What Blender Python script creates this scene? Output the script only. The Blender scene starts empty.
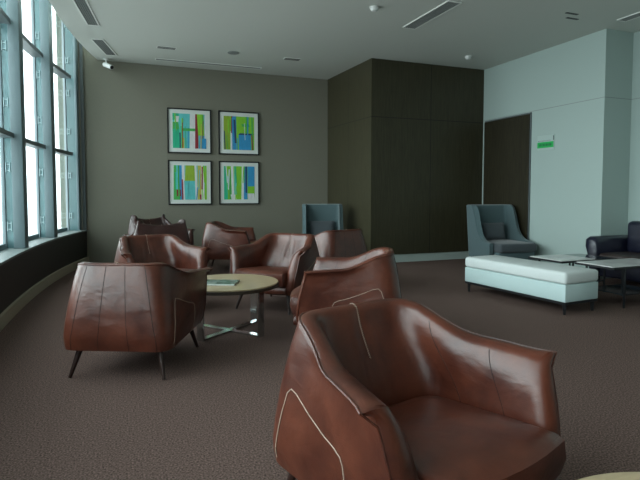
import bpy, bmesh, math, random
from mathutils import Vector, Matrix
random.seed(4)
C = bpy.context.scene.collection
PI = math.pi

# ------------------------------------------------------------ camera, world, light, exposure
cd = bpy.data.cameras.new('camera')
cd.sensor_width = 36.0
cd.lens = 36.0 * 515.0 / 640.0
cd.shift_y = -20.0 / 640.0
cd.clip_start = 0.05
cam = bpy.data.objects.new('camera', cd); C.objects.link(cam)
cam.location = (0, 0, 1.25)
cam.rotation_euler = (math.radians(87.0), 0, math.radians(-21.2))
scn = bpy.context.scene
scn.camera = cam
vs = scn.view_settings
vs.view_transform = 'Standard'; vs.look = 'None'; vs.gamma = 1.0; vs.use_curve_mapping = False
vs.exposure = 2.45

W = bpy.data.worlds.new('hazy_sky'); scn.world = W
W.use_nodes = True
nt = W.node_tree; nt.nodes.clear()
wo = nt.nodes.new('ShaderNodeOutputWorld'); bg = nt.nodes.new('ShaderNodeBackground')
tc = nt.nodes.new('ShaderNodeTexCoord'); sx = nt.nodes.new('ShaderNodeSeparateXYZ')
rp = nt.nodes.new('ShaderNodeValToRGB'); mr = nt.nodes.new('ShaderNodeMapRange')
nt.links.new(tc.outputs['Generated'], sx.inputs[0]); nt.links.new(sx.outputs['Z'], mr.inputs[0])
mr.inputs[1].default_value = -0.4; mr.inputs[2].default_value = 0.6
nt.links.new(mr.outputs[0], rp.inputs[0]); nt.links.new(rp.outputs[0], bg.inputs[0])
cr = rp.color_ramp
cr.elements[0].position = 0.0; cr.elements[0].color = (0.40, 0.42, 0.42, 1)
cr.elements[1].position = 1.0; cr.elements[1].color = (0.90, 0.98, 1.0, 1)
e = cr.elements.new(0.36); e.color = (0.58, 0.63, 0.64, 1)
e = cr.elements.new(0.44); e.color = (0.86, 0.94, 0.95, 1)
bg.inputs[1].default_value = 1.5
nt.links.new(bg.outputs[0], wo.inputs[0])
for (px, py, ln, rz) in ((-1.62, 3.0, 14.0, -PI/2),):          # sampling portals just outside the glazing
    l = bpy.data.lights.new('window_portal', 'AREA'); l.shape = 'RECTANGLE'; l.size = ln; l.size_y = 3.6
    l.cycles.is_portal = True
    o = bpy.data.objects.new('window_portal', l); C.objects.link(o)
    o.location = (px, py, 2.0)
    o.rotation_euler = (-PI/2, 0, rz) if rz == 0.0 else (PI/2, 0, rz)   # faces into the room


# ------------------------------------------------------------ materials
def mat(name, col, rough=0.6, metal=0.0, spec=0.5, noise=None, bump=None, coat=0.0, sheen=0.0):
    """noise = (scale, strength, colour2)   bump = (scale, strength, distance)"""
    m = bpy.data.materials.new(name); m.use_nodes = True
    n = m.node_tree; b = n.nodes['Principled BSDF']
    b.inputs['Base Color'].default_value = (*col, 1); b.inputs['Roughness'].default_value = rough
    b.inputs['Metallic'].default_value = metal; b.inputs['Specular IOR Level'].default_value = spec
    b.inputs['Coat Weight'].default_value = coat
    b.inputs['Sheen Weight'].default_value = sheen
    t = n.nodes.new('ShaderNodeTexCoord')
    if noise:
        x = n.nodes.new('ShaderNodeTexNoise'); x.inputs['Scale'].default_value = noise[0]; x.inputs['Detail'].default_value = 4
        mp = n.nodes.new('ShaderNodeMapping')
        if len(noise) > 3: mp.inputs['Scale'].default_value = noise[3]
        n.links.new(t.outputs['Object'], mp.inputs[0]); n.links.new(mp.outputs[0], x.inputs['Vector'])
        r = n.nodes.new('ShaderNodeValToRGB')
        r.color_ramp.elements[0].position = 0.5 - noise[1]; r.color_ramp.elements[1].position = 0.5 + noise[1]
        r.color_ramp.elements[0].color = (*noise[2], 1); r.color_ramp.elements[1].color = (*col, 1)
        n.links.new(x.outputs['Fac'], r.inputs[0]); n.links.new(r.outputs[0], b.inputs['Base Color'])
    if bump:
        x = n.nodes.new('ShaderNodeTexNoise'); x.inputs['Scale'].default_value = bump[0]; x.inputs['Detail'].default_value = 3
        n.links.new(t.outputs['Object'], x.inputs['Vector'])
        q = n.nodes.new('ShaderNodeBump'); q.inputs['Strength'].default_value = bump[1]; q.inputs['Distance'].default_value = bump[2]
        n.links.new(x.outputs['Fac'], q.inputs['Height']); n.links.new(q.outputs[0], b.inputs['Normal'])
    return m

def leather(name, c1, c2, rough=0.38):
    m = bpy.data.materials.new(name); m.use_nodes = True
    n = m.node_tree; b = n.nodes['Principled BSDF']; L = n.links.new
    t = n.nodes.new('ShaderNodeTexCoord')
    a = n.nodes.new('ShaderNodeTexNoise'); a.inputs['Scale'].default_value = 4.5; a.inputs['Detail'].default_value = 5; a.inputs['Roughness'].default_value = 0.65
    L(t.outputs['Object'], a.inputs['Vector'])
    r = n.nodes.new('ShaderNodeValToRGB'); r.color_ramp.elements[0].position = 0.32; r.color_ramp.elements[1].position = 0.7
    r.color_ramp.elements[0].color = (*c1, 1); r.color_ramp.elements[1].color = (*c2, 1)
    L(a.outputs['Fac'], r.inputs[0]); L(r.outputs[0], b.inputs['Base Color'])
    rr = n.nodes.new('ShaderNodeMapRange'); rr.inputs[3].default_value = rough - 0.07; rr.inputs[4].default_value = rough + 0.12
    L(a.outputs['Fac'], rr.inputs[0]); L(rr.outputs[0], b.inputs['Roughness'])
    w = n.nodes.new('ShaderNodeTexNoise'); w.inputs['Scale'].default_value = 5; w.inputs['Detail'].default_value = 4; w.inputs['Distortion'].default_value = 0.5; w.inputs['Roughness'].default_value = 0.4
    mp = n.nodes.new('ShaderNodeMapping'); mp.inputs['Scale'].default_value = (1, 1, 1.8)
    L(t.outputs['Object'], mp.inputs[0]); L(mp.outputs[0], w.inputs['Vector'])
    g = n.nodes.new('ShaderNodeTexVoronoi'); g.inputs['Scale'].default_value = 260
    L(t.outputs['Object'], g.inputs['Vector'])
    b1 = n.nodes.new('ShaderNodeBump'); b1.inputs['Strength'].default_value = 0.42; b1.inputs['Distance'].default_value = 0.02
    b2 = n.nodes.new('ShaderNodeBump'); b2.inputs['Strength'].default_value = 0.12; b2.inputs['Distance'].default_value = 0.002
    L(w.outputs['Fac'], b1.inputs['Height']); L(g.outputs['Distance'], b2.inputs['Height']); L(b1.outputs[0], b2.inputs['Normal']); L(b2.outputs[0], b.inputs['Normal'])
    b.inputs['Specular IOR Level'].default_value = 0.6
    b.inputs['Coat Weight'].default_value = 0.12; b.inputs['Coat Roughness'].default_value = 0.42
    return m

def grid_lines(m, axes, col, width=0.008):
    """dark joint lines at object-space positions, axes = [(axis, value), ...]; multiplies into base colour"""
    n = m.node_tree; b = n.nodes['Principled BSDF']; L = n.links.new
    t = n.nodes.new('ShaderNodeTexCoord'); s = n.nodes.new('ShaderNodeSeparateXYZ'); L(t.outputs['Object'], s.inputs[0])
    acc = None
    for ax, v in axes:
        k = n.nodes.new('ShaderNodeMath'); k.operation = 'COMPARE'; k.inputs[1].default_value = v; k.inputs[2].default_value = width/2
        L(s.outputs[ax], k.inputs[0])
        if acc is None: acc = k
        else:
            q = n.nodes.new('ShaderNodeMath'); q.operation = 'MAXIMUM'; L(acc.outputs[0], q.inputs[0]); L(k.outputs[0], q.inputs[1]); acc = q
    mx = n.nodes.new('ShaderNodeMix'); mx.data_type = 'RGBA'
    src = b.inputs['Base Color'].links[0].from_socket if b.inputs['Base Color'].links else None
    if src: L(src, mx.inputs['A'])
    else: mx.inputs['A'].default_value = b.inputs['Base Color'].default_value
    mx.inputs['B'].default_value = (*col, 1)
    L(acc.outputs[0], mx.inputs['Factor']); L(mx.outputs['Result'], b.inputs['Base Color'])

M = {}
M['wall'] = mat('olive_grey_wallpaper', (0.215, 0.208, 0.162), 0.8, noise=(40, 0.3, (0.192, 0.186, 0.145), (3, 3, 0.6)), bump=(90, 0.15, 0.003))
M['wall_right'] = mat('pale_painted_panel', (0.37, 0.46, 0.435), 0.65)
grid_lines(M['wall_right'], [('Z', 2.62)], (0.25, 0.28, 0.27), 0.01)
M['ceiling'] = mat('painted_ceiling', (0.60, 0.63, 0.585), 0.85)
M['carpet'] = mat('brown_grey_carpet', (0.222, 0.148, 0.126), 0.95, noise=(110, 0.16, (0.062, 0.043, 0.038)), bump=(170, 0.6, 0.008), spec=0.05)
M['dark_wood'] = mat('dark_stained_oak', (0.056, 0.051, 0.029), 0.42, noise=(14, 0.25, (0.032, 0.029, 0.016), (6, 6, 0.25)), bump=(60, 0.1, 0.002), spec=0.3)
M['door'] = mat('near_black_door_veneer', (0.034, 0.029, 0.016), 0.45, noise=(14, 0.2, (0.016, 0.014, 0.008), (5, 5, 0.3)), spec=0.25)
M['panel'] = M['dark_wood'].copy(); M['panel'].name = 'dark_oak_panelling'
grid_lines(M['panel'], [('Z', 2.58), ('X', 5.31), ('Y', 9.0)], (0.012, 0.012, 0.009), 0.012)
M['dark_panel'] = mat('near_black_panel', (0.022, 0.020, 0.018), 0.45, spec=0.3)
M['baseboard'] = mat('pale_baseboard', (0.42, 0.50, 0.47), 0.5)
M['baseboard_warm'] = mat('beige_baseboard', (0.40, 0.36, 0.27), 0.5)
M['sill'] = mat('window_sill_paint', (0.20, 0.235, 0.23), 0.5)
M['steel'] = mat('blue_grey_powder_coat', (0.13, 0.185, 0.20), 0.45, metal=0.0)
M['steel_dark'] = mat('dark_grey_transom', (0.11, 0.13, 0.135), 0.4)
M['clip'] = mat('brushed_clip', (0.30, 0.42, 0.44), 0.4, metal=0.2)
M['leather'] = leather('chestnut_leather', (0.048, 0.0105, 0.006), (0.130, 0.033, 0.016), 0.32)
M['leather_edge'] = leather('dark_leather_piping', (0.035, 0.012, 0.009), (0.07, 0.022, 0.015), 0.45)
M['leather_dark'] = leather('darker_leather', (0.022, 0.006, 0.005), (0.055, 0.015, 0.011), 0.36)  # same leather recipe in darker tones, for the two high cornered chairs
M['stitch'] = mat('pale_thread', (0.42, 0.32, 0.25), 0.8)
M['seam'] = mat('dark_seam', (0.025, 0.008, 0.006), 0.6)
M['walnut'] = mat('dark_walnut_leg', (0.030, 0.012, 0.009), 0.35)
M['navy_leather'] = leather('blue_black_leather', (0.005, 0.006, 0.016), (0.012, 0.014, 0.032), 0.30)
M['navy_seat'] = leather('worn_dark_leather_seat', (0.022, 0.013, 0.012), (0.04, 0.026, 0.022), 0.4)
M['teal'] = mat('teal_grey_upholstery', (0.078, 0.125, 0.135), 0.9, noise=(120, 0.3, (0.064, 0.104, 0.112)), bump=(300, 0.3, 0.002), sheen=0.2)
M['teal_dark'] = mat('slate_upholstery', (0.062, 0.075, 0.084), 0.9, noise=(120, 0.3, (0.052, 0.064, 0.072)), bump=(300, 0.3, 0.002), sheen=0.2)
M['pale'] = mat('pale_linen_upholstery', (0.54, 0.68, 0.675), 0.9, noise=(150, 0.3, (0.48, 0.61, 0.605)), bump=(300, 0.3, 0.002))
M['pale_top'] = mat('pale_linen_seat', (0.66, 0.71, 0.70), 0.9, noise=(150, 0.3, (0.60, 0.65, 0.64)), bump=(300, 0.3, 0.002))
M['black_metal'] = mat('black_metal', (0.015, 0.016, 0.018), 0.4, metal=0.3)
M['chrome'] = mat('polished_steel', (0.62, 0.66, 0.66), 0.16, metal=1.0)
M['oak_top'] = mat('travertine_top', (0.50, 0.38, 0.23), 0.4, noise=(9, 0.3, (0.33, 0.26, 0.16), (1, 5, 1)), coat=0.2)
M['top_edge'] = mat('dark_table_edge', (0.035, 0.024, 0.015), 0.5)
M['marble'] = mat('pale_marble', (0.72, 0.70, 0.68), 0.2, noise=(6, 0.2, (0.55, 0.54, 0.53)))
M['smoked'] = mat('smoked_glass_top', (0.02, 0.03, 0.035), 0.08, spec=0.8)
M['black_frame'] = mat('black_frame', (0.008, 0.009, 0.010), 0.4)
M['mount'] = mat('white_mount', (0.72, 0.76, 0.72), 0.7)
M['white_plastic'] = mat('white_plastic', (0.70, 0.72, 0.70), 0.4)
M['grille_dark'] = mat('grille_slot', (0.035, 0.04, 0.04), 0.7)
M['grille'] = mat('grille_frame', (0.80, 0.82, 0.78), 0.6)
M['grey_slat'] = mat('grille_slat', (0.24, 0.26, 0.25), 0.6)
M['green'] = mat('green_sign_band', (0.02, 0.42, 0.10), 0.4)
M['green_dark'] = mat('dark_green_lettering', (0.01, 0.16, 0.05), 0.5)
M['acrylic'] = mat('frosted_acrylic', (0.42, 0.52, 0.49), 0.3)
M['magazine'] = mat('magazine_cover', (0.05, 0.10, 0.08), 0.25, noise=(14, 0.08, (0.22, 0.28, 0.24)))
M['paper'] = mat('paper_edge', (0.62, 0.68, 0.66), 0.7)

def glassmat(name, tint, gloss):
    m = bpy.data.materials.new(name); m.use_nodes = True
    n = m.node_tree; n.nodes.clear(); L = n.links.new
    o = n.nodes.new('ShaderNodeOutputMaterial'); mx = n.nodes.new('ShaderNodeMixShader')
    t = n.nodes.new('ShaderNodeBsdfTransparent'); t.inputs[0].default_value = (*tint, 1)
    g = n.nodes.new('ShaderNodeBsdfGlossy'); g.inputs['Roughness'].default_value = 0.02; g.inputs[0].default_value = (0.9, 0.95, 0.95, 1)
    f = n.nodes.new('ShaderNodeFresnel'); f.inputs[0].default_value = 1.45
    k = n.nodes.new('ShaderNodeMath'); k.operation = 'MULTIPLY'; k.inputs[1].default_value = gloss
    L(f.outputs[0], k.inputs[0]); L(k.outputs[0], mx.inputs[0]); L(t.outputs[0], mx.inputs[1]); L(g.outputs[0], mx.inputs[2]); L(mx.outputs[0], o.inputs[0])
    return m
M['glass'] = glassmat('clear_glazing', (0.93, 0.97, 0.97), 0.6)
M['fin'] = mat('green_glass_fin', (0.13, 0.25, 0.265), 0.15, spec=0.6)
_b = M['fin'].node_tree.nodes['Principled BSDF']; _b.inputs['Transmission Weight'].default_value = 0.35; _b.inputs['Roughness'].default_value = 0.25

# ------------------------------------------------------------ helpers
def link(name, bm, m, parent=None, smooth=True, loc=None, angle=40):
    me = bpy.data.meshes.new(name)
    bmesh.ops.recalc_face_normals(bm, faces=bm.faces)
    bm.to_mesh(me); bm.free()
    for x in (m if isinstance(m, (list, tuple)) else [m]): me.materials.append(x)
    o = bpy.data.objects.new(name, me); C.objects.link(o)
    if smooth:
        me.shade_smooth()
        try: me.set_sharp_from_angle(angle=math.radians(angle))
        except Exception: pass
    if parent: o.parent = parent
    if loc: o.location = loc
    return o

def box(bm, x0, x1, y0, y1, z0, z1, bev=0.0, seg=3, mi=0, taper=None):
    vs_ = [bm.verts.new((x, y, z)) for z in (z0, z1) for y in (y0, y1) for x in (x0, x1)]
    fs = [bm.faces.new([vs_[i] for i in q]) for q in ((0, 2, 3, 1), (4, 5, 7, 6), (0, 1, 5, 4), (2, 6, 7, 3), (0, 4, 6, 2), (1, 3, 7, 5))]
    for f in fs: f.material_index = mi
    if bev > 0:
        es = list({e for f in fs for e in f.edges})
        bmesh.ops.bevel(bm, geom=es, offset=bev, segments=seg, profile=0.5, affect='EDGES', clamp_overlap=True)
    return vs_

def prism(bm, pts, z0, z1, mi=0):
    a = [bm.verts.new((x, y, z0)) for x, y in pts]; b = [bm.verts.new((x, y, z1)) for x, y in pts]
    n = len(pts)
    fs = [bm.faces.new(a[::-1]), bm.faces.new(b)]
    for i in range(n): fs.append(bm.faces.new([a[i], a[(i+1) % n], b[(i+1) % n], b[i]]))
    for f in fs: f.material_index = mi
    return fs

def tube(bm, pts, r, seg=6, mi=0, closed=False):
    pts = [Vector(p) for p in pts]
    rs = r if isinstance(r, (list, tuple)) else [r]*len(pts)
    rings = []; prev = None
    for i, p in enumerate(pts):
        d = (pts[min(i+1, len(pts)-1)] - pts[max(i-1, 0)])
        if d.length < 1e-9: d = Vector((0, 0, 1))
        d.normalize()
        if prev is None:
            u = d.cross(Vector((0, 0, 1)))
            if u.length < 0.1: u = d.cross(Vector((1, 0, 0)))
        else: u = prev - d*prev.dot(d)
        u.normalize(); prev = u; v = d.cross(u)
        rings.append([bm.verts.new(p + (u*math.cos(2*PI*k/seg) + v*math.sin(2*PI*k/seg))*rs[i]) for k in range(seg)])
    for a, b in zip(rings, rings[1:]):
        for k in range(seg):
            f = bm.faces.new([a[k], a[(k+1) % seg], b[(k+1) % seg], b[k]]); f.material_index = mi
    for rg in (rings[0][::-1], rings[-1]):
        f = bm.faces.new(rg); f.material_index = mi

def disc(bm, cx, cy, z0, z1, r, seg=48, bev=0.0, mi=0):
    pr = [(r, z0), (r, z1)] if bev == 0 else [(r-bev, z0), (r, z0+bev), (r, z1-bev), (r-bev, z1)]
    rings = [[bm.verts.new((cx+rr*math.cos(2*PI*k/seg), cy+rr*math.sin(2*PI*k/seg), z)) for k in range(seg)] for rr, z in pr]
    for a, b in zip(rings, rings[1:]):
        for k in range(seg):
            f = bm.faces.new([a[k], a[(k+1) % seg], b[(k+1) % seg], b[k]]); f.material_index = mi
    for rg in (rings[0][::-1], rings[-1]):
        f = bm.faces.new(rg); f.material_index = mi

def B(): return bmesh.new()
def structure(o): o['kind'] = 'structure'; return o
def tag(o, label, cat, group=None):
    o['label'] = label; o['category'] = cat
    if group: o['group'] = group
    return o
def empty(name, loc=(0, 0, 0), fwd=None):
    """fwd: world direction the thing's local +Y looks to"""
    o = bpy.data.objects.new(name, None); C.objects.link(o); o.empty_display_size = 0.1
    o.location = loc
    if fwd: o.rotation_euler = (0, 0, math.atan2(fwd[1], fwd[0]) - PI/2)
    return o
def copy_tree(o, parent=None):
    c = o.copy(); C.objects.link(c); c.parent = parent
    for ch in list(o.children): copy_tree(ch, c)
    return c
def ss(a, b, x):
    t = max(0.0, min(1.0, (x-a)/(b-a))); return t*t*(3-2*t)
def interp(xs, ys, x):
    if x <= xs[0]: return ys[0]
    for i in range(len(xs)-1):
        if x <= xs[i+1]:
            t = (x-xs[i])/(xs[i+1]-xs[i]); return ys[i] + (ys[i+1]-ys[i])*t
    return ys[-1]

# ------------------------------------------------------------ room
CH = 3.58
YB = 9.95          # back wall
FB = 0             # glazed bays in the end wall
YF = -4.0          # wall behind the camera
XR, XN = 6.48, 7.02
YD, XD = 8.10, 4.10
def CX(y):         # inner face of the low curved window wall
    return -1.06 + (0.50*((y-5.0)/4.95)**2.5 if y > 5 else 0.0)
ys = [YF + i*(5.0-YF)/10 for i in range(10)] + [5.0 + i*0.165 for i in range(31)]
def strip(bm, o0, o1, z0, z1, y0=YF, y1=YB):
    yy = [y for y in ys if y0 < y < y1]; yy = [y0] + yy + [y1]
    prev = None
    for y in yy:
        c = CX(y); q = [bm.verts.new(p) for p in ((c+o0, y, z0), (c+o1, y, z0), (c+o1, y, z1), (c+o0, y, z1))]
        if prev:
            for k in range(4): bm.faces.new([prev[k], prev[(k+1) % 4], q[(k+1) % 4], q[k]])
        else: bm.faces.new(q[::-1])
        prev = q
    bm.faces.new(prev)

b = B(); box(b, -1.75, 7.3, YF-0.2, YB+0.2, -0.12, 0.0); structure(link('floor', b, M['carpet'], smooth=False))
ZG = 4.70          # the glazing runs up past the ceiling edge into a pocket
b = B(); cy_ = [y for y in ys if y < YB]
prism(b, [(CX(y)+0.24, y) for y in [YF-0.2]+cy_[1:]+[YB+0.2]] + [(7.3, YB+0.2), (7.3, YF-0.2)], CH, ZG+0.2); structure(link('ceiling', b, M['ceiling'], smooth=False))
b = B(); box(b, -1.75, -0.3, YF-0.2, YB+0.2, ZG, ZG+0.2); structure(link('trim_6', b, M['ceiling'], smooth=False))
b = B(); box(b, CX(YB)-0.40, XD-0.06, YB, YB+0.2, 0, CH); box(b, CX(YB)-0.40, -0.2, YB, YB+0.2, CH, ZG); structure(link('wall_back', b, M['wall'], smooth=False))
b = B(); prism(b, [(XD, YD), (XR, YD), (XR, YB+0.2), (XD-0.08, YB+0.2)], 0.145, CH); structure(link('wall_panelled', b, M['panel'], smooth=False))
b = B(); prism(b, [(XD+0.015, YD+0.015), (XR, YD+0.015), (XR, YB+0.2), (XD-0.065, YB+0.2)], 0.0, 0.145); structure(link('trim_1', b, M['baseboard'], smooth=False))
b = B(); prism(b, [(XR, 5.465), (7.3, 5.465), (7.3, YB+0.2), (XR, YB+0.2)], 0, CH); structure(link('wall_right', b, M['wall_right'], smooth=False))
b = B(); box(b, XN, XN+0.28, YF, 5.465, 0, CH); structure(link('wall_right_recess', b, M['wall_right'], smooth=False))
b = B(); box(b, -1.5, 7.3, YF-0.2, YF, 0, 0.60); structure(link('wall_front', b, M['dark_panel'], smooth=False))
box_ = B(); box(box_, -1.5+1.5*FB, 7.3, YF-0.2, YF, 0.60, CH); structure(link('wall_front', box_, M['wall'], smooth=False))
for k in range(FB):                 # glazed end bays behind the camera
    x0 = -1.45 + k*1.45
    m_ = B(); box(m_, x0-0.09, x0+0.09, YF-0.2, YF-0.06, 0.60, CH); structure(link('window_mullion', m_, M['steel'], smooth=False))
    g_ = B(); box(g_, x0+0.09, x0+1.36, YF-0.19, YF-0.18, 0.60, CH); go = structure(link('window_%d' % (k+20), g_, M['glass'], smooth=False))
    t_ = B(); box(t_, x0+0.09, x0+1.36, YF-0.2, YF-0.08, 1.80, 1.87); link('window_transom', t_, M['steel_dark'], go, smooth=False)
b = B(); strip(b, -0.42, 0.0, 0.0, 0.575); structure(link('wall_left', b, M['dark_panel'], smooth=False))
b = B(); strip(b, -0.001, 0.03, 0.0, 0.125); structure(link('baseboard_left', b, M['baseboard_warm'], smooth=False))
b = B(); strip(b, -0.42, 0.012, 0.575, 0.60); structure(link('trim_2', b, M['sill'], smooth=False))
# door in the right wall: dark panel door with pale edge
d = B(); box(d, XR-0.03, XR+0.01, 6.88, 8.03, 0.01, 2.58, 0.003, 1); do = structure(link('door_1', d, M['door'], smooth=False))
d = B(); box(d, XR-0.034, XR-0.001, 8.035, 8.06, 0.0, 2.60); structure(link('trim_3', d, M['baseboard'], smooth=False))
d = B(); box(d, XR-0.02, XR, 6.855, 6.875, 0.0, 2.60); box(d, XR-0.02, XR, 6.855, 8.03, 2.585, 2.605); structure(link('trim_4', d, M['steel_dark'], smooth=False))

# glazing: bays between mullions
my = [9.80, 8.45, 6.95, 5.45, 3.95, 2.45, 0.95, -0.55, -2.05, -3.55]
def tang(y):
    dx = (CX(y+0.05)-CX(y-0.05))/0.1; return Vector((dx, 1, 0)).normalized()
def obox(bm, c, t, u0, u1, w0, w1, z0, z1, bev=0.0):
    """u along inward normal (room side positive), w along tangent"""
    nrm = Vector((t.y, -t.x, 0))
    vv = box(bm, u0, u1, w0, w1, z0, z1, 0)
    for v in vv:
        p = c + nrm*v.co.x + t*v.co.y; v.co = Vector((p.x, p.y, v.co.z))
    if bev:
        es = list({e for v in vv for e in v.link_edges})
        bmesh.ops.bevel(bm, geom=es, offset=bev, segments=2, profile=0.5, affect='EDGES')
for i, y in enumerate(my):
    c = Vector((CX(y), y, 0)); t = tang(y)
    m_ = B(); obox(m_, c, t, *((-0.15, -0.03, -0.09, 0.09) if i else (-0.09, -0.05, -0.05, 0.06)), 0.60, ZG, 0.006)
    mo = structure(link('window_mullion', m_, M['steel']))
    f_ = B(); obox(f_, c, t, -0.235, -0.155 if i else -0.095, -0.010, 0.010, 0.60, ZG); link('glass_fin', f_, M['fin'], mo, smooth=False)
    s_ = B(); obox(s_, c, t, -0.275, -0.24, -0.03, 0.03, 0.60, ZG); link('outer_frame', s_, M['steel'], mo, smooth=False)
    if i < 5:
        for z in (0.86, 1.55, 2.30, 2.95, 3.50, 4.1):
            k_ = B()
            for dz in (-0.035, 0.035): obox(k_, c, t, -0.228, -0.178, -0.024, -0.011, z+dz-0.005, z+dz+0.005)
            for du in (-0.228, -0.187): obox(k_, c, t, du, du+0.009, -0.028, -0.011, z-0.055, z+0.055)
            link('clip', k_, M['clip'], mo, smooth=False)
for i in range(len(my)-1):
    y0, y1 = my[i+1], my[i]
    g_ = B(); strip(g_, -0.268, -0.260, 0.60, ZG, y0+0.03, y1-0.03)
    go = structure(link('window_%d' % (i+1), g_, M['glass'], smooth=False))
    for z in (1.91, 3.20):
        t_ = B(); strip(t_, -0.255, -0.11, z-0.028, z+0.028, y0+0.095, y1-0.095)
        link('window_transom', t_, M['steel_dark'], go, smooth=False)
    t_ = B(); strip(t_, -0.28, -0.24, 0.60, 0.66, y0+0.04, y1-0.04); link('window_frame', t_, M['steel'], go, smooth=False)
b = B(); box(b, CX(YB)-0.05, CX(YB)+0.0, YB-0.05, YB, 0.60, ZG); structure(link('trim_5', b, M['steel_dark'], smooth=False))

# ------------------------------------------------------------ tub armchair
def path(t, af, ab, yb, yf, r):
    s = -1 if t <= 0.5 else 1
    u = t if t <= 0.5 else 1-t
    P0 = Vector((af, yf)); K = Vector((ab, yb)); Mm = Vector((0, yb))
    A = K + (P0-K).normalized()*r; Bp = K + Vector((-r, 0))
    if u <= 0.3: p = P0.lerp(A, u/0.3)
    elif u <= 0.4:
        q = (u-0.3)/0.1; p = A*(1-q)**2 + K*2*q*(1-q) + Bp*q*q
    else: p = Bp.lerp(Mm, (u-0.4)/0.1)
    return s*p.x, p.y
half = [0.3*i/12 for i in range(12)] + [0.3+0.1*i/8 for i in range(8)] + [0.4+0.1*i/8 for i in range(9)]
TS = half + [1-x for x in half[-2::-1]]

def chair_fns(hb=0.767, ht=0.648, wb=1.0, ear=0.0, lean=0.0):
    FR = [0.0, 0.12, 0.3, 0.55, 0.8, 1.0]
    AB = [v*wb for v in (0.372, 0.386, 0.380, 0.356, 0.322, 0.290)]
    AF = [0.350, 0.372, 0.388, 0.405, 0.418, 0.428]
    YBk = [-0.380, -0.394, -0.392, -0.376, -0.352, -0.325]
    YFr = [0.395, 0.415, 0.410, 0.390, 0.362, 0.335]
    RR = [0.11, 0.13, 0.15, 0.15, 0.14, 0.13]
    if ear: RR = [0.11, 0.12, 0.12, 0.09, 0.06, 0.035]
    if lean: YBk = [v - lean*f for v, f in zip(YBk, FR)]
    def top(t):
        u = min(t, 1-t)
        if ear: hb_ = hb - ear*0.9*ss(0.36, 0.48, u)
        else: hb_ = hb
        z = ht + 0.010*ss(0.0, 0.15, u) + (hb_-ht-0.010)*ss(0.15, 0.35, u)
        return z + ear*math.exp(-((u-0.355)/0.03)**2)
    def outer(t, f):
        g = lambda L: interp(FR, L, f)
        x, y = path(t, g(AF), g(AB), g(YBk), g(YFr), g(RR))
        u = min(t, 1-t)
        if f > 0.97: x *= 1 + 0.075*(1-ss(0.14, 0.26, u)) + 0.035*math.exp(-(u/0.02)**2)
        fold = 0.004*math.sin(u*150)*max(0, 1-abs(f-0.65)/0.4)*math.exp(-((u-0.12)/0.08)**2)
        return Vector((x*(1+fold), y, 0.2 + (top(t)-0.2)*f))
    def inner(t, f, th):
        g = lambda L: interp(FR, L, f)
        x, y = path(t, g(AF)-th, g(AB)-th, g(YBk)+th+0.19*(1-ss(0.3, 1.0, f)), g(YFr), max(0.05, g(RR)*0.75))
        u = abs(t-0.5)
        fold = 0.014*math.sin(u*190+1.0)*math.exp(-(u/0.045)**2)*max(0, 1-abs(f-0.62)/0.35)
        dent = -0.016*math.exp(-(u/0.010)**2)*max(0, 1-abs(f-0.7)/0.5)
        return Vector((x, y+fold+dent, 0.2 + (top(t)-0.2)*f))
    return outer, inner, top

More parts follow.
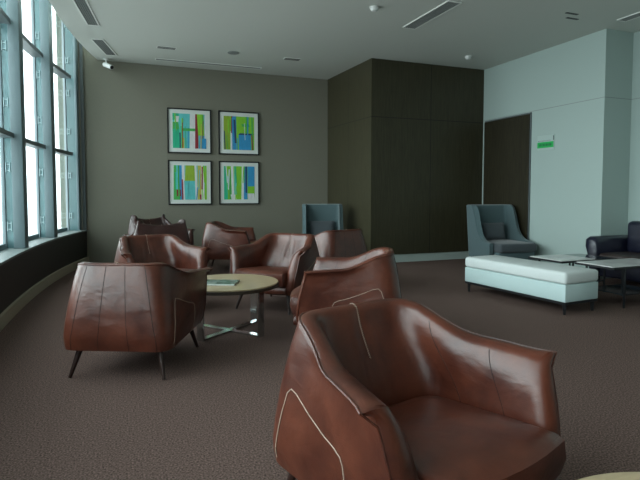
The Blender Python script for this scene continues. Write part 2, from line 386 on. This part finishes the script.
def make_chair(name, LM='leather', hb=0.767, ht=0.648, wb=1.0, ear=0.0, lean=0.0):
    outer, inner, top = chair_fns(hb, ht, wb, ear, lean)
    root = empty(name)
    ol = [0.0, 0.06, 0.14, 0.22, 0.32, 0.42, 0.52, 0.62, 0.72, 0.82, 0.9, 0.96, 1.0]
    th = lambda f: interp([0, 0.25, 0.5, 0.8, 0.93, 1.0], [0.10, 0.10, 0.10, 0.095, 0.08, 0.065], f)
    bm = B(); n = len(ol)
    O = [[bm.verts.new(outer(t, f)) for f in ol] for t in TS]
    # rounded crest between outer and inner edges
    CR = []
    for t in TS:
        a = outer(t, 1.0); c = inner(t, 1.0, th(1.0))
        CR.append([bm.verts.new(a.lerp(c, q) + Vector((0, 0, 0.018*math.sin(PI*q)**0.7 - 0.010*q))) for q in (0.2, 0.45, 0.7, 0.9)])
    I = [[bm.verts.new(inner(t, f, th(f)) - Vector((0, 0, 0.014*ss(0.7, 1, f)))) for f in ol[::-1]] for t in TS]
    rows = [o + c + i for o, c, i in zip(O, CR, I)]
    for a, c in zip(rows, rows[1:]):
        for k in range(len(a)-1): bm.faces.new([a[k], a[k+1], c[k+1], c[k]])
        bm.faces.new([a[-1], a[0], c[0], c[-1]])
    # front ends of the arms: bulged ladder
    for e_ in (0, -1):
        o_ = O[e_]; i_ = I[e_][::-1]
        cols = [o_]
        for q in (0.25, 0.5, 0.75):
            cols.append([bm.verts.new(o_[k].co.lerp(i_[k].co, q) + Vector((0, 0.022*math.sin(PI*q), 0.0 if k < n-1 else 0.02*math.sin(PI*q)))) for k in range(n)])
        cols.append(i_)
        for a, c in zip(cols, cols[1:]):
            for k in range(n-1): bm.faces.new([a[k], a[k+1], c[k+1], c[k]])
        cr_ = CR[e_]
        tops = [cc[-1] for cc in cols]
        bm.faces.new([tops[0]] + cr_ + [tops[4]] + tops[3:0:-1])
        bm.faces.new([cc[0] for cc in cols])
    shell = link('shell', bm, M[LM], root, angle=60)
    # piping along the outer edge
    pb = B()
    pts = [outer(0, f) for f in (0.0, 0.1, 0.2, 0.35, 0.5, 0.65, 0.8, 0.9)] + [outer(t, 1.0)+Vector((0, 0, 0.003)) for t in TS] + [outer(1, f) for f in (0.9, 0.8, 0.65, 0.5, 0.35, 0.2, 0.1, 0.0)]
    tube(pb, pts, 0.0045, 6)
    link('piping', pb, M[LM], root)
    # pale stitching: centre of inner back, pocket outline on each side
    def strand(nm, m_, pts, r_, seg=5):
        q_ = B(); tube(q_, pts, r_, seg); return link(nm, q_, m_, shell)
    def outn(t, f, off=0.001):
        p = outer(t, f); dt = outer(min(1, t+0.004), f) - outer(max(0, t-0.004), f); df = outer(t, min(0.94, f+0.02)) - outer(t, max(0, f-0.02))
        nn = dt.cross(df)
        if nn.length < 1e-9: return p
        nn.normalize()
        if nn.dot(Vector((p.x, p.y, 0))) < 0: nn = -nn
        return p + nn*off
    line = []
    a = outer(0.5, 1.0); c = inner(0.5, 1.0, th(1.0))
    for q in (0.05, 0.2, 0.45, 0.7, 0.9): line.append(a.lerp(c, q)+Vector((0, 0, 0.020*math.sin(PI*q)**0.7 - 0.010*q)))
    for f in (0.97, 0.9, 0.82, 0.72, 0.66): line.append(inner(0.5, f, th(f)) + Vector((0, 0.003, -0.014*ss(0.7, 1, f))))
    zz = []
    for p, q in zip(line, line[1:]):
        m_ = max(2, int((q-p).length/0.004))
        for k in range(m_): zz.append(p.lerp(q, k/m_) + Vector((0.0032*(1 if len(zz) % 2 else -1), 0.001, 0.001)))
    strand('stitching', M['stitch'], zz, 0.0016, 4)
    for sgn in (0, 1):
        T = (lambda t: t) if not sgn else (lambda t: 1-t)
        seg = [(0.115, 0.02), (0.118, 0.25), (0.122, 0.42), (0.128, 0.47), (0.142, 0.50), (0.19, 0.545), (0.27, 0.60), (0.290, 0.595), (0.300, 0.55), (0.306, 0.40), (0.31, 0.2), (0.31, 0.02)]
        pl = []
        for (t0, g0), (t1, g1) in zip(seg, seg[1:]):
            for k in range(5): pl.append(outn(T(t0+(t1-t0)*k/5), g0+(g1-g0)*k/5, 0.001))
        strand('pocket_piping', M['stitch'], pl, 0.0022, 5)
    for t in (0.385, 0.46, 0.54, 0.615):
        strand('seam', M['seam'], [outn(t, i/14*0.99, -0.0002) for i in range(15)], 0.0022)
    for t in (0.11, 0.265, 0.735, 0.89):
        strand('seam', M['seam'], [inner(t, f, th(f)-0.001) - Vector((0, 0, 0.014*ss(0.7, 1, f))) for f in [0.4+0.6*i/12 for i in range(13)]], 0.0022)
    # base rail and seat cushion follow the inside of the shell
    def plan(f, thk, yfront, n_=None):
        P = []
        for t in [0.0] + TS[2:-2] + [1.0]:
            p = inner(t, f, thk); P.append(Vector((p.x, min(p.y, yfront), 0)))
        P = [Vector((P[0].x*0.99, yfront, 0)), Vector((P[0].x, (P[0].y+yfront)/2, 0))] + P + [Vector((P[-1].x, (P[0].y+yfront)/2, 0)), Vector((P[-1].x*0.99, yfront, 0))]
        return P
    def pad(bm, z0, z1, f, thk, yfront, bulge, crown):
        base = plan(f, thk, yfront)
        # front edge samples
        a, c = base[-1], base[0]
        fr = [a.lerp(c, k/8) + Vector((0, 0.035*math.sin(PI*k/8), 0)) for k in range(1, 8)]
        loop = base + fr
        cen = Vector((0, 0.08, 0))
        lv = [(0.93, z0, 0), (0.985, z0+0.012, 0), (1.0, (z0*0.6+z1*0.4), bulge), (0.985, z1-0.025, bulge), (0.95, z1-0.006, 0), (0.86, z1+crown*0.35, 0), (0.6, z1+crown*0.8, 0), (0.3, z1+crown, 0)]
        R = []
        for s_, z, bl in lv:
            ring = []
            for p in loop:
                q = cen + (p-cen)*s_
                ring.append(bm.verts.new((q.x, q.y + (bl if p.y > yfront-0.02 else 0), z)))
            R.append(ring)
        m_ = len(loop)
        for a_, c_ in zip(R, R[1:]):
            for k in range(m_): bm.faces.new([a_[k], a_[(k+1) % m_], c_[(k+1) % m_], c_[k]])
        bm.faces.new(R[0][::-1])
        cv = bm.verts.new((cen.x, cen.y, z1+crown*1.03))
        for k in range(m_): bm.faces.new([R[-1][k], R[-1][(k+1) % m_], cv])
        return loop
    rb = B(); pad(rb, 0.205, 0.29, 0.1, 0.05, 0.46, 0.0, 0.0); link('base_rail', rb, M[LM], root)
    cb = B(); lp = pad(cb, 0.285, 0.425, 0.36, 0.095, 0.475, 0.012, 0.02)
    for v in cb.verts: v.co.z += 0.075*(v.co.y-0.18)*ss(0.28, 0.36, v.co.z)
    seat = link('seat_cushion', cb, M[LM], root)
    pp = B(); cen = Vector((0, 0.08, 0)); L_ = [cen+(p-cen)*0.972 + Vector((0, 0, 0.408 + 0.075*((p-cen).y*0.972+0.08-0.18))) for p in lp]
    fr = [p for p in L_]; tube(pp, fr + [fr[0]], 0.004, 5); link('seat_piping', pp, M[LM], seat)
    for sx_, sy_ in ((-1, -1), (1, -1), (-1, 1), (1, 1)):
        l_ = B()
        tx, ty = 0.27*sx_, (-0.27 if sy_ < 0 else 0.33)
        bx_, by_ = 0.325*sx_, (-0.345 if sy_ < 0 else 0.40)
        tube(l_, [(tx, ty, 0.23), (bx_, by_, 0.003)], [0.023, 0.012], 12)
        link('leg', l_, M['walnut'], root)
    return root

def place(o, x, y, f, label, group='brown leather tub armchairs'):
    o.location = (x, y, 0); o.rotation_euler = (0, 0, math.atan2(f[1], f[0]) - PI/2)
    tag(o, label, 'armchair', group); return o

c0 = make_chair('leather_armchair')
place(c0, 0.98, 1.675, (0.233, -0.972), 'chestnut leather tub armchair closest to the camera, its seat and inner back in full view')
chairs = [
    (0.10, 3.98, (0.42, 0.907), 'brown leather tub armchair seen from behind, nearest the low window wall at left'),
    (0.35, 5.80, (0.30, -0.95), 'orange-brown leather tub armchair facing the camera, behind the back-turned chair at left'),
    (1.66, 5.50, (-0.72, -0.69), 'brown leather tub armchair with gathered inner back facing the round table, at its far right'),
    (1.80, 3.87, (-0.89, 0.46), 'brown leather tub armchair seen from the side, its back towards the camera-nearest chair'),
    (2.62, 6.32, (-0.28, 0.96), 'brown leather tub armchair showing its outer back in front of the panelled dark wall'),
    (1.65, 8.42, (0.93, -0.36), 'brown leather tub armchair in profile on its own beneath the four pictures'),
]
for x, y, f, lab in chairs: place(copy_tree(c0), x, y, f, lab)
c1 = make_chair('leather_armchair', LM='leather_dark', hb=0.825, ht=0.62, wb=1.12, ear=0.04, lean=0.06)
place(c1, 0.52, 7.90, (-0.05, 1.0), 'very dark leather armchair with high pointed back corners, turned away, right behind the orange-brown one', 'high cornered leather armchairs')
place(copy_tree(c1), 0.62, 9.12, (0.45, -0.89), 'leather armchair with pointed back corners, farthest left against the olive wall', 'high cornered leather armchairs')

# ------------------------------------------------------------ round tables
def round_table(name, x, y, rot, r=0.45):
    root = empty(name, (x, y, 0)); root.rotation_euler.z = rot
    b = B(); disc(b, 0, 0, 0.440, 0.452, r-0.004, 64, 0.003); top = link('table_top', b, M['oak_top'], root)
    b = B(); disc(b, 0, 0, 0.412, 0.440, r, 64, 0.004); link('rim', b, M['top_edge'], top)
    for k in range(4):
        a = PI/4 + k*PI/2; b = B()
        vv = box(b, 0.355, 0.370, -0.035, 0.035, 0.0, 0.412)
        for v in vv: v.co = Matrix.Rotation(a, 4, 'Z') @ v.co
        link('leg', b, M['chrome'], root, smooth=False)
    for k in range(2):
        a = PI/4 + k*PI/2; b = B()
        vv = box(b, -0.356, 0.356, -0.030, 0.030, 0.001+0.0*k, 0.014+0.002*k)
        for v in vv: v.co = Matrix.Rotation(a, 4, 'Z') @ v.co
        link('floor_bar', b, M['chrome'], root, smooth=False)
    return root
rt = round_table('round_table', 0.90, 4.60, -0.12)
tag(rt, 'low round table with beige top and polished cross base holding a magazine', 'coffee table')
r2 = round_table('side_table', 1.20, 0.60, 0.1); tag(r2, 'edge of a round mottled table at the bottom right corner of the picture', 'side table')
mg = B(); vv = box(mg, -0.165, 0.165, -0.115, 0.115, 0.0, 0.014, 0.002, 1)
mo = link('magazine', mg, M['magazine'], smooth=False); mo.location = (0.80, 4.54, 0.4525); mo.rotation_euler.z = -0.42
tag(mo, 'closed dark green magazine lying on the round beige table', 'magazine')
pe = B(); box(pe, -0.163, 0.164, -0.1165, -0.1145, 0.002, 0.012); link('page_edge', pe, M['paper'], mo, smooth=False)

# ------------------------------------------------------------ wing chairs
def wing_shell():
    FR = [0, 1.0]
    def top(t):
        u = min(t, 1-t)
        return interp([0.0, 0.05, 0.10, 0.14, 0.165, 0.185, 0.20, 0.215, 0.23, 0.25, 0.5],
                      [0.43, 0.445, 0.475, 0.53, 0.60, 0.70, 0.82, 0.93, 1.0, 1.035, 1.035], u)
    ts = [0.3*i/30 for i in range(30)] + [0.3+0.1*i/6 for i in range(6)] + [0.4+0.1*i/4 for i in range(5)]
    ts = ts + [1-x for x in ts[-2::-1]]
    zs = [0, 0.1, 0.25, 0.4, 0.6, 0.8, 0.92, 1.0]
    bm = B(); rows = []
    for t in ts:
        T = top(t); a = []
        for f in zs:
            z = 0.16 + (T-0.16)*f; h = (z-0.16)/0.88
            x, y = path(t, 0.385, 0.345+0.02*h, -0.33-0.06*h, 0.36, 0.09); a.append(bm.verts.new((x, y, z)))
        h = (T-0.16)/0.88
        for th_, dz in ((0.02, 0.014), (0.045, 0.014)):
            x, y = path(t, 0.385-th_, 0.345+0.02*h-th_, -0.33-0.06*h+th_, 0.36, 0.07); a.append(bm.verts.new((x, y, T+dz)))
        for f in zs[::-1]:
            z = 0.16 + (T-0.16)*f; h = (z-0.16)/0.88
            x, y = path(t, 0.385-0.065, 0.345+0.02*h-0.065, -0.33-0.06*h+0.10, 0.36, 0.05); a.append(bm.verts.new((x, y, z)))
        rows.append(a)
    for a, c in zip(rows, rows[1:]):
        n = len(a)
        for k in range(n): bm.faces.new([a[k], a[(k+1) % n], c[(k+1) % n], c[k]])
    bm.faces.new(rows[0][::-1]); bm.faces.new(rows[-1])
    return bm
def wing_chair():
    root = empty('wing_chair')
    link('shell', wing_shell(), M['teal'], root, angle=50)
    b = B(); box(b, -0.295, 0.295, -0.22, 0.47, 0.17, 0.30, 0.02); link('seat_base', b, M['teal'], root)
    b = B(); box(b, -0.305, 0.305, -0.20, 0.52, 0.302, 0.445, 0.035, 4); link('seat_cushion', b, M['teal_dark'], root)
    for sx_, sy_ in ((-1, -1), (1, -1), (-1, 1), (1, 1)):
        l_ = B(); tube(l_, [(0.27*sx_, 0.28*sy_, 0.18), (0.29*sx_, 0.30*sy_, 0.003)], [0.022, 0.014], 10); link('leg', l_, M['walnut'], root)
    return root
w0 = wing_chair(); w0.location = (5.97, 7.02, 0); w0.rotation_euler.z = math.atan2(-0.99, -0.12) - PI/2; w0.scale = (1.10, 1.10, 1.0)
tag(w0, 'teal grey wing chair with slate seat standing by the dark door', 'wing chair', 'teal wing chairs')
w1 = copy_tree(w0); w1.scale = (1, 1, 1); w1.location = (3.40, 8.62, 0); w1.rotation_euler.z = math.atan2(-0.95, -0.30) - PI/2
tag(w1, 'teal wing chair in the corner between the olive wall and the panelling', 'wing chair', 'teal wing chairs')
def pillow(bm, w, h, d, puff=0.5):
    n = 12; F = []
    for s in (1, -1):
        g = [[None]*(n+1) for _ in range(n+1)]
        for i in range(n+1):
            for j in range(n+1):
                u, v = 2*i/n-1, 2*j/n-1
                k = max(0, (1-u**4)*(1-v**4))**puff
                x = u*w/2*(1-0.05*(1-v*v)*abs(u)**3); z = v*h/2*(1-0.05*(1-u*u)*abs(v)**3)
                g[i][j] = bm.verts.new((x, s*d/2*k, z))
        F.append(g)
    for s, g in enumerate(F):
        for i in range(n):
            for j in range(n): bm.faces.new([g[i][j], g[i+1][j], g[i+1][j+1], g[i][j+1]])
    bmesh.ops.remove_doubles(bm, verts=bm.verts, dist=1e-4)
def cushion(parent_chair, lab, lift):
    b = B(); pillow(b, 0.46, 0.30, 0.13)
    o = link('lumbar_cushion', b, M['teal_dark'])
    rz = parent_chair.rotation_euler.z
    off = Matrix.Rotation(rz, 3, 'Z') @ Vector((0, -0.16, 0))
    o.location = (parent_chair.location.x+off.x, parent_chair.location.y+off.y, 0.595+lift)
    o.rotation_euler = (math.radians(12), 0, rz)
    tag(o, lab, 'cushion', 'lumbar cushions on the wing chairs')
cushion(w0, 'slate lumbar cushion propped on the wing chair by the dark door', 0)
cushion(w1, 'lumbar cushion on the wing chair in the far corner', 0)

# ------------------------------------------------------------ bench
bn = empty('upholstered_bench', (4.38, 4.68, 0)); bn.rotation_euler.z = 0.09
tag(bn, 'long pale upholstered bench on a dark metal base in front of the low tables', 'bench')
bw, bl = 0.26, 0.74
b = B(); box(b, -bw, bw, -bl, bl, 0.315, 0.445, 0.035, 4); link('seat_pad', b, M['pale_top'], bn)
b = B(); box(b, -bw+0.006, bw-0.006, -bl+0.006, bl-0.006, 0.135, 0.314, 0.008, 2); link('upholstered_box', b, M['pale'], bn)
b = B(); box(b, -bw+0.01, bw-0.01, -bl+0.01, bl-0.01, 0.108, 0.134, 0.002, 1); link('base_frame', b, M['black_metal'], bn)
for sx_ in (-1, 1):
    for sy_ in (-1, 1):
        b = B(); x0 = (bw-0.045)*sx_; y0 = (bl-0.045)*sy_; tube(b, [(x0, y0, 0.108), (x0, y0, 0.002)], [0.028, 0.016], 4); link('leg', b, M['black_metal'], bn, smooth=False)

# ------------------------------------------------------------ nesting low tables
def frame_table(name, x0, x1, y0, y1, z, split, lab):
    root = empty(name, ((x0+x1)/2, (y0+y1)/2, 0)); hx, hy = (x1-x0)/2, (y1-y0)/2; g = 0.009
    b = B()
    for s in (-1, 1):
        box(b, -hx, hx, s*hy-g, s*hy+g, z-0.022, z); box(b, s*hx-g, s*hx+g, -hy, hy, z-0.022, z)
    link('frame', b, M['black_metal'], root, smooth=False)
    for sx_ in (-1, 1):
        for sy_ in (-1, 1):
            b = B(); lx_ = sx_*(hx-0.18); box(b, lx_-g, lx_+g, sy_*hy-g, sy_*hy+g, 0.0, z-0.022); link('leg', b, M['black_metal'], root, smooth=False)
    ym = -hx + 2*hx*split
    b = B(); box(b, -hx+g, ym, -hy+g, hy-g, z-0.006, z+0.008, 0.002, 1); link('marble_top', b, M['marble'], root, smooth=False)
    b = B(); box(b, ym+0.004, max(hx-g, ym+0.01), -hy+g, hy-g, z-0.008, z+0.002); link('smoked_glass', b, M['smoked'], root, smooth=False)
    b = B(); box(b, -hx+0.18, hx-0.18, -hy+g, hy-g, 0.135, 0.150); link('lower_shelf', b, M['smoked'], root, smooth=False)
    tag(root, lab, 'coffee table', 'low rectangular metal framed tables'); return root
frame_table('coffee_table', 4.97, 5.86, 4.72, 5.26, 0.42, 0.62, 'low black framed table with a pale top, behind the far end of the bench')
frame_table('coffee_table', 4.90, 5.85, 3.97, 4.46, 0.45, 0.97, 'low black framed table with stone top, in front of the dark sofa')

# ------------------------------------------------------------ sofa
so = empty('leather_sofa', (6.53, 4.40, 0))      # faces -X, local frame is world aligned
tag(so, 'blue-black leather sofa with curved arms at the right edge in the wall recess', 'sofa')
b = B(); box(b, -0.36, 0.42, -0.96, 0.90, 0.10, 0.30, 0.03); link('base', b, M['navy_leather'], so)
b = B(); box(b, 0.26, 0.46, -0.94, 0.88, 0.28, 0.72, 0.07, 4); link('backrest', b, M['navy_leather'], so)
for s in (1, -1):
    b = B()
    # arm: section in Y-Z leaning outwards with a rolled top, swept along X
    sec = [(-0.02, 0.12), (0.10, 0.12), (0.115, 0.30), (0.14, 0.46), (0.17, 0.56), (0.165, 0.615), (0.12, 0.645), (0.05, 0.645), (0.0, 0.615), (-0.02, 0.55), (-0.03, 0.40), (-0.03, 0.20)]
    R = []
    for x, sc, dz in ((-0.42, 0.86, -0.03), (-0.405, 0.96, -0.01), (-0.37, 1.0, 0), (-0.1, 1.0, 0), (0.2, 1.0, 0.0), (0.44, 1.0, 0.0), (0.46, 0.95, 0)):
        cy = 0.06; cz = 0.38
        R.append([b.verts.new((x + (0.05*(0.38-z) if x < -0.3 else 0), s*(0.83 + cy+(y-cy)*sc), cz+(z-cz)*sc+dz)) for y, z in sec])
    n = len(sec)
    for a, c in zip(R, R[1:]):
        for k in range(n): b.faces.new([a[k], a[(k+1) % n], c[(k+1) % n], c[k]])
    b.faces.new(R[0]); b.faces.new(R[-1][::-1])
    link('armrest', b, M['navy_leather'], so, angle=60)
for k in (-1, 1):
    b = B(); box(b, -0.40, 0.27, k*0.405-0.40, k*0.405+0.40, 0.30, 0.43, 0.045, 4); link('seat_cushion', b, M['navy_seat'], so)
    b = B(); vv = box(b, 0.10, 0.28, k*0.405-0.39, k*0.405+0.39, 0.40, 0.86, 0.07, 5); link('back_cushion', b, M['navy_leather'], so)
for sx_ in (-0.32, 0.36):
    for sy_ in (-0.85, 0.85):
        b = B(); tube(b, [(sx_, sy_, 0.11), (sx_, sy_, 0.002)], [0.022, 0.016], 10); link('leg', b, M['black_metal'], so)

# ------------------------------------------------------------ pictures
def colmat(c):
    k = 'art_%02d%02d%02d' % tuple(int(v*99) for v in c)
    if k not in M: c = tuple(min(0.85, v*1.35) for v in c); M[k] = mat('painted_colour', c, 0.6, noise=(18, 0.35, tuple(v*0.72 for v in c), (4, 1, 0.6)))
    return M[k]
G1 = (0.20, 0.50, 0.03); G2 = (0.06, 0.38, 0.08); TQ = (0.10, 0.48, 0.48); BL = (0.03, 0.25, 0.48); WH = (0.62, 0.72, 0.66)
RD = (0.25, 0.02, 0.03); YE = (0.45, 0.42, 0.08); NV = (0.02, 0.05, 0.12); OL = (0.25, 0.38, 0.03); EM = (0.02, 0.40, 0.22)
def picture(x0, x1, z0, z1, pieces, lab):
    y = YB
    root = empty('framed_picture', ((x0+x1)/2, y, (z0+z1)/2)); w, h = (x1-x0)/2, (z1-z0)/2
    fw = 0.022
    b = B(); box(b, -w, w, -0.035, 0, h-fw, h); box(b, -w, w, -0.035, 0, -h, -h+fw); box(b, -w, -w+fw, -0.035, 0, -h+fw, h-fw); box(b, w-fw, w, -0.035, 0, -h+fw, h-fw)
    link('frame', b, M['black_frame'], root, smooth=False)
    b = B(); box(b, -w+fw, w-fw, -0.020, -0.002, -h+fw, h-fw); link('mount', b, M['mount'], root, smooth=False)
    aw = w-0.095; ah = h-0.095
    mats = []; b = B(); layer = 0; pieces = list(pieces)
    pal = [p[4] for p in pieces]
    for k in range(9):
        u = random.uniform(0.02, 0.93); v = random.choice((0, 0, 0.3, 0.5)); pieces.append((u, u+random.uniform(0.015, 0.045), v, min(1, v+random.uniform(0.3, 1.0)), random.choice(pal)))
    for (u0, u1, v0, v1, c) in pieces:
        m = colmat(c)
        if m not in mats: mats.append(m)
        layer += 1
        sl = random.uniform(-0.04, 0.04)
        d0 = -0.0205 - 0.0003*layer
        q = [(u0, v0), (u1, v0), (u1+sl, v1), (u0+sl, v1)]
        q = [(max(0, min(1, a)), max(0, min(1, c_))) for a, c_ in q]
        vv = [b.verts.new((-aw+2*aw*u, d0, -ah+2*ah*v)) for u, v in q]
        f = b.faces.new(vv); f.material_index = mats.index(m)
        ww = [b.verts.new((-aw+2*aw*u, -0.020, -ah+2*ah*v)) for u, v in q]
        for k in range(4):
            f = b.faces.new([vv[k], vv[(k+1) % 4], ww[(k+1) % 4], ww[k]]); f.material_index = mats.index(m)
    link('artwork', b, mats, root, smooth=False)
    tag(root, lab, 'picture', 'framed abstract pictures')
XA, XBp, ZT, ZB = (0.835, 1.635), (1.775, 2.565), (1.990, 2.820), (1.030, 1.862)
picture(*XA, *ZT, [(0, 1, 0, 1, TQ), (0, .22, 0, .55, EM), (0, .2, .8, 1, EM), (.05, .17, .75, .92, WH), (0, .2, .55, .75, G2), (.2, .26, 0, .45, NV), (.26, .34, 0, .3, YE), (.34, .5, 0, 1, TQ), (.44, .47, 0, .6, BL), (.5, .66, 0, 1, WH), (.3, .8, .5, .58, G2), (.66, .76, 0, 1, RD), (.76, .95, .38, 1, G1), (.78, 1, 0, .38, BL), (.95, 1, .3, 1, WH)],
        'upper left framed abstract with turquoise, white and a dark red vertical stripe')
picture(*XBp, *ZT, [(0, 1, 0, 1, G1), (0, .2, 0, 1, OL), (.22, .3, 0, .55, WH), (.24, .3, .5, 1, RD), (.3, .42, 0, 1, BL), (.36, .42, .2, .9, NV), (.42, .48, 0, .6, G1), (.5, .9, 0, .45, BL), (.48, .95, .45, .5, NV), (.5, .95, .5, .95, G1), (.6, .85, .7, .78, G2), (.93, .97, 0, 1, G2)],
        'upper right framed abstract in lime green with a blue block below')
picture(*XA, *ZB, [(0, 1, 0, 1, TQ), (0, .18, 0, 1, G2), (.05, .12, .3, .8, EM), (.18, .25, 0, 1, BL), (.1, .22, .1, .3, RD), (.26, .34, 0, 1, WH), (.34, .66, .55, 1, OL), (.34, .66, 0, .55, TQ), (.66, .72, 0, 1, WH), (.72, .84, 0, 1, YE), (.8, .86, 0, .15, RD), (.84, .93, 0, 1, WH), (.93, 1, 0, 1, G1)],
        'lower left framed abstract with an olive square over pale turquoise')
picture(*XBp, *ZB, [(0, 1, 0, 1, G1), (0, .1, 0, 1, EM), (.1, .22, 0, 1, G1), (.18, .25, 0, .9, G2), (.25, .33, 0, 1, WH), (.33, .42, .15, 1, TQ), (.24, .4, 0, .15, WH), (.42, .56, 0, 1, G1), (.56, .64, 0, 1, WH), (.64, .76, 0, 1, BL), (.7, .75, .2, 1, NV), (.78, 1, .4, 1, BL), (.78, 1, .18, .4, G1), (.78, 1, 0, .18, WH)],
        'lower right framed abstract of green, white and blue upright stripes')

# ------------------------------------------------------------ sign on the right wall
sg = empty('exit_sign', (XR, 6.53, 2.07)); tag(sg, 'small frosted sign with green band on the pale right wall', 'sign')
b = B(); box(b, -0.012, 0, -0.18, 0.18, -0.12, 0.12, 0.002, 1); link('plate', b, M['acrylic'], sg, smooth=False)
b = B(); box(b, -0.016, -0.012, -0.165, 0.175, -0.085, 0.01); gb = link('green_band', b, M['green'], sg, smooth=False)
b = B(); yy = 0.14
for k in range(9):
    w_ = (0.018, 0.025, 0.012, 0.022, 0.016, 0.024, 0.014, 0.02, 0.022)[k]
    box(b, -0.0175, -0.016, yy-w_, yy, -0.058, -0.018); yy -= w_ + 0.011
link('lettering', b, M['green_dark'], gb, smooth=False)
b = B(); yy = 0.16
for k in range(10): box(b, -0.0135, -0.012, yy-0.012, yy, 0.02+0.002*(k % 3), 0.035); yy -= 0.027
link('small_text', b, M['steel_dark'], sg, smooth=False)
b = B(); box(b, -0.0135, -0.012, -0.168, -0.155, 0.025, 0.10); link('dark_mark', b, M['black_frame'], sg, smooth=False)

# ------------------------------------------------------------ ceiling fittings
def vent(p0, p1, w, lab, nsl=6, along=True, name='ceiling_vent'):
    p0, p1 = Vector((*p0, 0)), Vector((*p1, 0)); d = p1-p0; L_ = d.length; mid = (p0+p1)/2
    root = empty(name, (mid.x, mid.y, CH)); root.rotation_euler.z = math.atan2(d.y, d.x)
    b = B(); g = 0.018
    for s in (-1, 1):
        box(b, -L_/2, L_/2, s*(w/2)-g/2, s*(w/2)+g/2, -0.010, 0.0); box(b, s*L_/2-g/2, s*L_/2+g/2, -w/2, w/2, -0.010, 0.0)
    link('frame', b, M['grille'], root, smooth=False)
    b = B(); box(b, -L_/2, L_/2, -w/2, w/2, -0.003, 0.0); link('backing', b, M['grille_dark'], root, smooth=False)
    for k in range(nsl):
        b = B(); yy = -w/2 + w*(k+0.5)/nsl
        box(b, -L_/2+0.005, L_/2-0.005, yy-w/nsl*0.28, yy+w/nsl*0.28, -0.008, -0.003); link('slat', b, M['grey_slat'], root, smooth=False)
    return tag(root, lab, 'vent')
vent((-0.46, 6.55), (-0.30, 7.92), 0.15, 'slotted ceiling grille nearest the windows, cut by the top of the picture')
vent((-0.28, 8.62), (-0.09, 9.50), 0.17, 'slotted ceiling grille above the security camera corner')
vent((0.62, 9.50), (2.50, 9.50), 0.10, 'long narrow ceiling slot above the four pictures', 2)
vent((3.85, 5.38), (3.85, 6.45), 0.19, 'long slotted ceiling grille near the top centre right', 6)
vent((6.36, 4.0), (6.36, 5.14), 0.15, 'slotted ceiling grille in the top right corner by the wall recess', 5)
def slot(x, y, lx, ly, lab, group=None):
    root = empty('ceiling_light', (x, y, CH))
    b = B(); box(b, -lx/2, lx/2, -ly/2, ly/2, -0.006, 0); link('trim_ring', b, M['grille'], root, smooth=False)
    for s in (-0.26, 0.26):
        b = B(); box(b, -lx/2+0.012, lx/2-0.012, s*ly-ly*0.17, s*ly+ly*0.17, -0.008, -0.006); link('lens', b, M['grille_dark'], root, smooth=False)
    tag(root, lab, 'light fitting', group)
slot(0.74, 8.72, 0.30, 0.12, 'unlit rectangular ceiling spotlight left of the round ceiling speaker', 'unlit ceiling spotlights')
slot(2.84, 8.66, 0.30, 0.12, 'unlit rectangular ceiling spotlight right of the round ceiling speaker', 'unlit ceiling spotlights')
for (x, y) in ((5.52, 5.18), (5.68, 5.32)):
    b = B(); box(b, -0.10, 0.10, -0.018, 0.018, -0.006, 0.0)
    o = link('ceiling_slot', b, M['black_frame'], smooth=False); o.location = (x, y, CH)
    tag(o, 'short black ceiling slot, %s of the parallel pair at the upper right' % ('nearer and left' if x < 5.6 else 'farther and right'), 'ceiling slot', 'short black ceiling slots')
b = B(); disc(b, 0, 0, -0.012, 0, 0.095, 32, 0.004); o = link('ceiling_speaker', b, M['grey_slat']); o.location = (1.80, 8.62, CH)
tag(o, 'flat round ceiling speaker between the two rectangular spotlights', 'speaker')
def detector(x, y, lab):
    root = empty('smoke_detector', (x, y, CH))
    b = B(); disc(b, 0, 0, -0.018, 0, 0.062, 28, 0.004); link('base', b, M['white_plastic'], root)
    b = B(); R = [(0.05, -0.018), (0.048, -0.035), (0.036, -0.050), (0.018, -0.056)]
    rings = [[b.verts.new((r*math.cos(2*PI*k/24), r*math.sin(2*PI*k/24), z)) for k in range(24)] for r, z in R]
    for p, q in zip(rings, rings[1:]):
        for k in range(24): b.faces.new([p[k], p[(k+1) % 24], q[(k+1) % 24], q[k]])
    b.faces.new(rings[0]); b.faces.new(rings[-1]); link('sensor_head', b, M['white_plastic'], root)
    tag(root, lab, 'smoke detector', 'ceiling smoke detectors')
detector(3.02, 5.90, 'white smoke detector on the ceiling at the top centre of the picture')
detector(5.58, 7.40, 'white smoke detector on the ceiling in front of the dark panelling')
sc = empty('security_camera', (-0.18, 9.80, CH)); tag(sc, 'small white security camera hanging in the corner above the windows', 'security camera')
b = B(); disc(b, 0, 0, -0.02, 0, 0.045, 20, 0.003); link('mounting_plate', b, M['white_plastic'], sc)
b = B(); tube(b, [(0, 0, -0.015), (0, 0, -0.07), (0.02, -0.02, -0.10)], 0.014, 10); link('bracket', b, M['white_plastic'], sc)
b = B(); tube(b, [(-0.03, 0.05, -0.09), (0.09, -0.12, -0.17)], [0.038, 0.04], 16); bd = link('body', b, M['white_plastic'], sc)
b = B(); tube(b, [(0.0905, -0.1205, -0.170), (0.096, -0.129, -0.174)], [0.032, 0.030], 16); link('lens', b, M['black_frame'], bd)
